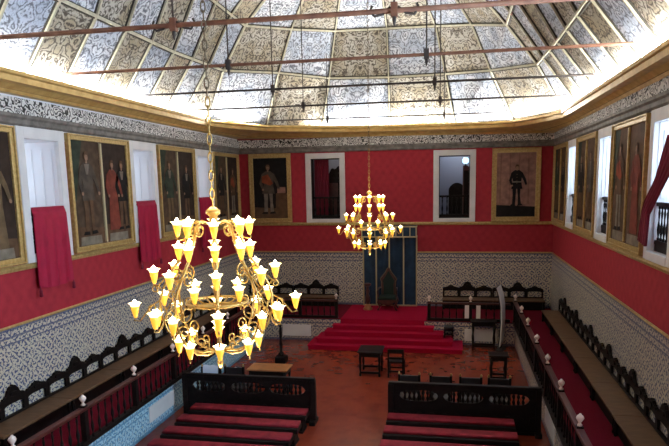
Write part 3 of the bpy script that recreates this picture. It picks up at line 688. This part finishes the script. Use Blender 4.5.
for y, l in zip([12.75, 12.03, 11.30], ordn):
    if p is None: p = make_pew(1.02, 3.75, l, 'right block of red-cushioned pews'); p.location = (0, y, 0)
    else: dup(p, (0, y, 0), 0, l)
def screen(x0, x1, y, label):
    t = thing('pierced_screen', label, 'screen', (0, y, 0)); L = x1 - x0; b = MB()
    cs = [(x0 + L * f, L * w) for f, w in ((.2, .13), (.5, .13), (.8, .13))]
    N_ = 120; up = []; dn = []
    for i in range(N_ + 1):
        x = x0 + L * i / N_; hgt = 0
        for c, w in cs:
            o = abs(x - c) / w
            if o < 1: hgt = .13 * (1 - o ** 4) ** .5
        up.append((x, .80 + max(hgt, .0005), 1.04)); dn.append((x, .50, .80 - max(hgt, .0005)))
    b.strip(up, -.03, .03, DARK).strip(dn, -.03, .03, DARK); b.box(x0, x1, -.03, .03, .06, .51, DARK)
    for k in range(12): b.ell(x0 + L * (k + .5) / 12, .28, .09, .14, -.03, .012, DARK)
    b.build('panel', t)
    for c, w in cs:
        for k in range(-3, 4):
            o = abs(k / 4.2); hh = .13 * (1 - o ** 4) ** .5
            MB().lathe([(.014, -hh - .02), (.042, -hh * .5), (.018, 0), (.045, hh * .45), (.014, hh + .02)], (c + w * k / 4.2, 0, .80), DARK, 6).build('spindle', t)
    MB().box(x0 - .02, x1 + .02, -.06, .06, 1.04, 1.10, DARK).build('top_rail', t, .012)
    for x in (x0 + .03, x1 - .03):
        MB().box(x - .06, x + .06, -.07, .07, 0, 1.05, DARK).build('end_post', t, .008); MB().box(x - .07, x + .07, -.2, .2, 0, .10, DARK).build('foot', t, .01)
    MB().box(x0, x1, -.05, .05, 0, .07, DARK).build('base_rail', t, .006)
screen(-3.98, -.74, 13.2, 'dark pierced wooden screen in front of the left pews')
screen(1.02, 4.32, 13.2, 'dark pierced wooden screen in front of the right pews')

# ------------------------------------------------------------------ chairs and tables on the floor
def make_chair(label, group=None, m=LEATHER):
    """faces +y (towards the throne)"""
    t = thing('leather_chair', label, 'chair', (0, 0, 0), 0, group)
    MB().rbox(-.25, .25, -.22, .24, .42, .48, m, .02).build('seat', t); MB().box(-.25, .25, -.255, -.215, .62, 1.04, m).build('backrest', t, .012)
    for x in (-.24, .24):
        p = MB().box(x - .025, x + .025, -.265, -.215, 0, 1.06, DARK).build('leg', t, .004)
        MB().lathe([(.018, 1.06), (.028, 1.08), (.02, 1.11), (.008, 1.13)], (x, -.24, 0), GOLDB, 8).build('brass_knob', p)
        MB().box(x - .025, x + .025, .19, .24, 0, .42, DARK).build('leg', t, .004)
    for y in (-.24, .215): MB().box(-.24, .24, y - .015, y + .015, .2, .25, DARK).build('stretcher', t)
    return t
c = make_chair('black leather chair beyond the right screen, leftmost of the row of four', 'black leather chairs beyond the right screen'); c.location = (1.42, 14.12, 0)
for x, l in ((2.16, 'black leather chair beyond the right screen, second from the left of four'), (2.85, 'black leather chair beyond the right screen, third from the left of four'), (3.5, 'black leather chair beyond the right screen, rightmost of the row of four')): dup(c, (x, 14.12, 0), 0, l)
dup(c, (-2.98, 14.2, 0), 0, 'black leather chair beyond the left screen, beside the honey-coloured table')['group'] = 'black leather chairs beyond the left screen'
c2 = dup(c, (-3.55, 14.1, 0), 0, 'black leather chair with pale blue window glare on its back, beyond the left screen'); c2['group'] = 'black leather chairs beyond the left screen'
b = MB(); vs = []; n_ = 12  # bright sheet added where window light glares on the chair back
pth = [(-.30, .86), (-.29, 1.0), (-.275, 1.075), (-.235, 1.09), (-.195, 1.075), (-.18, 1.0), (-.175, .9)]
for d in (0, .012):
    for i in range(n_ + 1):
        x = -.2 + .4 * i / n_
        for y, z in pth: vs.append((x, y - d * (-1 if y > -.235 else 1), z + d + .01 * math.sin(i * 1.1)))
K = len(pth); fs = [(o + i * K + j, o + (i + 1) * K + j, o + (i + 1) * K + j + 1, o + i * K + j + 1) for o in (0, (n_ + 1) * K) for i in range(n_) for j in range(K - 1)]
b.add(vs, fs, PALEB, True); o = b.build('glare_sheet'); o.location = (-3.55, 14.1, 0); tag(o, 'pale blue sheet standing in for window glare on a chair back beyond the left screen', 'cloth')
def make_table(name, label, w, d, h, mt, ml, loc, rz=0):
    t = thing(name, label, 'table', loc, rz)
    MB().box(-w / 2, w / 2, -d / 2, d / 2, h - .04, h, mt).build('tabletop', t, .01); MB().box(-w / 2 + .05, w / 2 - .05, -d / 2 + .05, d / 2 - .05, h - .16, h - .04, ml).build('apron', t)
    for x in (-1, 1):
        for y in (-1, 1): MB().lathe([(.035, 0), (.035, .08), (.022, .11), (.042, h * .35), (.025, h * .55), (.04, h * .7), (.04, h - .1)], (x * (w / 2 - .08), y * (d / 2 - .08), 0), ml, 8).build('leg', t)
    for y in (-1, 1): MB().box(-w / 2 + .07, w / 2 - .07, y * (d / 2 - .08) - .02, y * (d / 2 - .08) + .02, .08, .14, ml).build('stretcher', t)
    return t
make_table('side_table', 'small dark table with turned legs in front of the carpeted steps', .72, .80, .74, DARK, DARK, (.06, 17.15, 0))
make_table('side_table', 'honey-coloured table beyond the left screen by the candle stand', 1.1, .62, .76, PINE, DARK, (-2.38, 15.0, 0))
make_table('side_table', 'small dark table beyond the right screen beside the right platform', .55, .5, .76, DARK, DARK, (3.7, 17.0, 0))
make_table('console_table', 'dark open table against the podium right of the steps', .85, .4, .95, DARK, DARK, (3.44, 20.3, 0))
t = thing('open_back_chair', 'dark open-backed chair right of the small table before the steps', 'chair', (.82, 17.0, 0))
MB().rbox(-.22, .22, -.22, .22, .43, .48, DARK, .015).build('seat', t)
for x in (-.21, .21):
    MB().box(x - .025, x + .025, -.23, -.18, 0, .84, DARK).build('leg', t, .004); MB().box(x - .025, x + .025, .17, .22, 0, .43, DARK).build('leg', t, .004)
for z0, z1 in ((.72, .84), (.55, .61)): MB().box(-.21, .21, -.22, -.19, z0, z1, DARK).build('back_rail', t, .004)
for y in (-.2, .195): MB().box(-.21, .21, y - .015, y + .015, .16, .21, DARK).build('stretcher', t)
t = thing('stool', 'dark stool standing on the right end of the carpeted steps', 'stool', (2.28, 20.42, .335))
MB().rbox(-.155, .155, -.16, .16, .24, .38, LEATHER, .02).build('seat', t)
for x in (-.125, .125):
    for y in (-.125, .125): MB().box(x - .022, x + .022, y - .022, y + .022, 0, .26, DARK).build('leg', t)
MB().box(-.125, .125, -.14, -.11, .10, .14, DARK).build('stretcher', t)
t = thing('candle_stand', 'tall dark turned candle stand on the floor left of the steps', 'candle stand', (-2.9, 17.85, 0))
MB().box(-.17, .17, -.17, .17, 0, .22, DARK).build('base', t, .02)
MB().lathe([(.07, .22), (.09, .3), (.04, .38), (.06, .6), (.035, .75), (.055, 1.0), (.03, 1.15), (.05, 1.35), (.03, 1.5)], (0, 0, 0), DARK, 10).build('stem', t)
MB().lathe([(.03, 1.5), (.12, 1.54), (.13, 1.57), (.05, 1.58)], (0, 0, 0), DARK, 12).build('drip_pan', t)
t = thing('display_banner', 'tall curved banner board with white back in front of the right balustrade corner', 'banner', (4.02, 20.26, 0), PI / 2 - .24)
b = MB(); pr = [(.0, .16), (.03, .5), (.045, 1.0), (.03, 1.5), (-.03, 1.85), (-.12, 2.12)]
for m_, d in ((PAPER, -.015), (BLACK, .02)):
    vs = [(x, y + d + e, z) for x in (-.34, .34) for y, z in [(-q[0], q[1]) for q in pr] for e in (0, .03)]
    K = len(pr) * 2
    fs = [(i * 2, i * 2 + 2, K + i * 2 + 2, K + i * 2) for i in range(5)] + [(i * 2 + 1, K + i * 2 + 1, K + i * 2 + 3, i * 2 + 3) for i in range(5)] + [(i * 2, i * 2 + 1, i * 2 + 3, i * 2 + 2) for i in range(5)] + [(K + i * 2, K + i * 2 + 2, K + i * 2 + 3, K + i * 2 + 1) for i in range(5)]
    MB().add(vs, fs, m_, False).build('board' if m_ is PAPER else 'backing', t)
MB().box(-.34, .34, -.13, .13, 0, .04, BLACK).build('foot', t, .01); MB().box(-.04, .04, -.03, .03, .03, .3, BLACK).build('stem', t)
for x, l in ((2.89, 'pale panel hung on the right short balustrade, left of its middle post'), (3.27, 'pale panel hung on the right short balustrade, right of its middle post')):
    o = MB().box(-.07, .07, -.015, .015, 0, .45, PAPER).build('pale_panel', None, .004); o.location = (x, 20.62, ZP + .12); tag(o, l, 'panel', 'pale panels on the right short balustrade')

# ------------------------------------------------------------------ iron tie rods
for k, (y, xh, rad, m_, lab) in enumerate([(8.63, 1.6, .036, RUST, 'thick rusty tie rod nearest the camera, with scroll hooks'), (11.6, 1.9, .030, RUST, 'rusty tie rod second from the camera under the vault'),
        (14.7, 1.95, .026, IRON, 'dark tie rod third from the camera under the vault'), (17.95, 2.0, .026, IRON, 'dark tie rod fourth from the camera under the vault'), (21.7, 2.05, .024, IRON, 'tie rod closest to the end wall, just above the cornice')]):
    t = thing('tie_rod', lab, 'tie rod', (0, y, 7.86), 0, 'iron tie rods across the vault')
    e = 5.85 if y < 20 else 4.2
    MB().tube([(-e, 0, 0), (e, 0, 0)], rad, m_, 8).build('bar', t)
    for s in (-1, 1):
        x = s * xh; top = (11.6 if y < 17 else (11.3 if y < 19 else 10.8)) - 7.86
        h = MB().tube([(x, 0, 0), (x, 0, top)], .015, IRON, 6).build('hanger', t)
        b = MB().box(x - .045, x + .045, -.045, .045, -.08, .10, IRON if k else RUST); b.lathe([(.01, -.2), (.03, -.12), (.025, -.08)], (x, 0, 0), IRON, 8)
        if k == 0:
            for q in (-1, 1): b.tube([(x + q * .05, 0, .05), (x + q * .16, 0, -.04), (x + q * .27, 0, -.06), (x + q * .33, 0, .02), (x + q * .30, 0, .08)], .018, IRON, 6)
        b.build('bracket', h)

# ------------------------------------------------------------------ chandeliers
def spiral(c, r0, turns, a0, d=1, n=14):
    return [(c[0] + r0 * (1 - .75 * i / n) * math.cos(a0 + d * 2 * PI * turns * i / n), c[1] + r0 * (1 - .75 * i / n) * math.sin(a0 + d * 2 * PI * turns * i / n)) for i in range(n + 1)]
CH = {}
def chandelier(loc, label, top, rz):
    t = thing('chandelier', label, 'chandelier', loc, rz, 'gilded chandeliers on the axis of the hall')
    zc = 4.4
    def Z(z): return z - zc
    first = not CH
    def part(name, key, fn, parent):
        if key not in CH: o = fn().build(name, parent); CH[key] = o.data
        else: o = bpy.data.objects.new(name, CH[key]); COL.objects.link(o); o.parent = parent
        return o
    b = lambda: MB().lathe([(.010, Z(3.60)), (.035, Z(3.66)), (.02, Z(3.72)), (.055, Z(3.78)), (.03, Z(3.86)), (.018, Z(3.95)), (.03, Z(4.2)), (.018, Z(4.3)), (.04, Z(4.5)), (.02, Z(4.62)), (.035, Z(4.85)), (.02, Z(5.0)), (.04, Z(5.12)), (.045, Z(5.2)), (.04, Z(5.24)), (.075, Z(5.27)), (.075, Z(5.30)), (.02, Z(5.34))], (0, 0, 0), GOLDB, 12)
    part('stem', 'stem', b, t)
    def hoop(r, z, rr):
        return lambda: MB().tube([(r * math.cos(2 * PI * k / 32), r * math.sin(2 * PI * k / 32), Z(z)) for k in range(32)], rr, GOLDB, 8, closed=True)
    part('hoop', 'hoop1', hoop(.32, 4.33, .016), t)
    def ringband():
        m_ = MB()
        for k in range(16):
            a = 2 * PI * k / 16; m_.tube([(.05 * math.cos(a), .05 * math.sin(a), Z(4.30)), (.2 * math.cos(a), .2 * math.sin(a), Z(4.29)), (.32 * math.cos(a), .32 * math.sin(a), Z(4.33))], .010, GOLDB, 6)
        return m_
    part('spokes', 'spokes', ringband, t)
    main = [(.06, 5.16), (.17, 5.19), (.25, 5.15), (.27, 5.06), (.30, 4.94), (.37, 4.80), (.46, 4.66), (.54, 4.52), (.585, 4.38), (.58, 4.22), (.53, 4.06), (.44, 3.93), (.32, 3.83), (.18, 3.79), (.05, 3.80)]
    def at(a, pts2): return [(r * math.cos(a), r * math.sin(a), Z(z)) for r, z in pts2]
    def arm(k):
        def f():
            a = 2 * PI * k / 8; m_ = MB(); m_.tube(at(a, main), [.010] + [.013] * 13 + [.010], GOLDB, 7)
            # scrolls inside the cage
            for c, r0, tn, a0, d, jx in (((.20, 5.10), .075, 1.3, .9, -1, None), ((.40, 4.62), .085, 1.3, 1.2, 1, None), ((.44, 4.28), .10, 1.4, .3, -1, None), ((.36, 4.02), .085, 1.3, -1.0, 1, None), ((.20, 3.90), .06, 1.2, -1.4, -1, None), ((.66, 4.30), .06, 1.3, PI, 1, None), ((.62, 4.50), .05, 1.2, PI, -1, None)):
                m_.tube(at(a, spiral(c, r0, tn, a0, d)), .0085, GOLDB, 6)
            return m_
        return f
    A_ = [part('arm', 'arm%d' % k, arm(k), t) for k in range(8)]
    tiers = [(.37, 5.14, 8, 0, (.27, 5.06)), (.37, 4.90, 8, 0, (.32, 4.88)), (.63, 4.66, 8, 0, (.46, 4.66)), (.84, 4.31, 8, 0, (.585, 4.38)), (.62, 4.20, 8, 0, (.56, 4.12)), (.42, 3.90, 8, 0, (.40, 3.89)), (.32, 4.46, 4, PI / 4, (.32, 4.33))]
    cupp = [(.010, -.10), (.017, -.095), (.028, -.055), (.038, -.015), (.042, .02)]
    petal = [(.042, .02), (.048, .04), (.060, .055)]
    for ti, (r, z, n_, off, root) in enumerate(tiers):
        for k in range(n_):
            a = 2 * PI * k / n_ + off
            def br():
                m_ = MB(); dr = r - root[0]; zb = z - .11; m_.tube(at(a, [root, (root[0] + dr * .3 + .01, root[1] - .05), (root[0] + dr * .75 + .02, zb - .03), (r + .015, zb - .02), (r, zb + .02)]), .008, GOLDB, 6); return m_
            part('branch', 'br%d_%d' % (ti, k), br, t)
            def sh():
                m_ = MB(); m_.lathe(cupp, (0, 0, 0), CUP, 12); m_.lathe(petal, (0, 0, 0), CUPW, 24, petals=6, pa=.16); return m_
            s_ = part('lamp_shade', 'shade', sh, t); s_.location = (r * math.cos(a), r * math.sin(a), Z(z)); s_.scale = (1.02,) * 3
            bb = part('bulb', 'bulb', lambda: MB().lathe([(.016, .0), (.024, .02), (.027, .045), (.016, .07), (.004, .09)], (0, 0, 0), BULB, 8), s_)
    # chain
    def chain():
        m_ = MB(); z = 5.33 - zc; k = 0
        while z < top - zc:
            ax = (1, 0) if k % 2 else (0, 1); m_.tube([(ax[0] * .022 * math.cos(q), ax[1] * .022 * math.cos(q), z + .055 + .058 * math.sin(q)) for q in [2 * PI * i / 10 for i in range(10)]], .007, GOLDB if z + zc < 6.35 else BRONZE, 5, closed=True); z += .092; k += 1
        return m_
    chain().build('chain', t)
    for dz, e in ((.95, 25), (-1.0, 60)):
        l = bpy.data.lights.new('chandelier_glow', 'POINT'); l.energy = e; l.color = (1, .80, .50); l.shadow_soft_size = .25
        o = bpy.data.objects.new('chandelier_glow', l); COL.objects.link(o); o.parent = t; o.location = (0, 0, dz)
    return t
chandelier((-.05, 6.0, 4.4), 'large gilded chandelier with glowing amber lamps in the left foreground', 11.75, PI / 8)
chandelier((.17, 16.3, 4.42), 'smaller-looking far chandelier glowing in front of the red end wall', 11.75, .14)
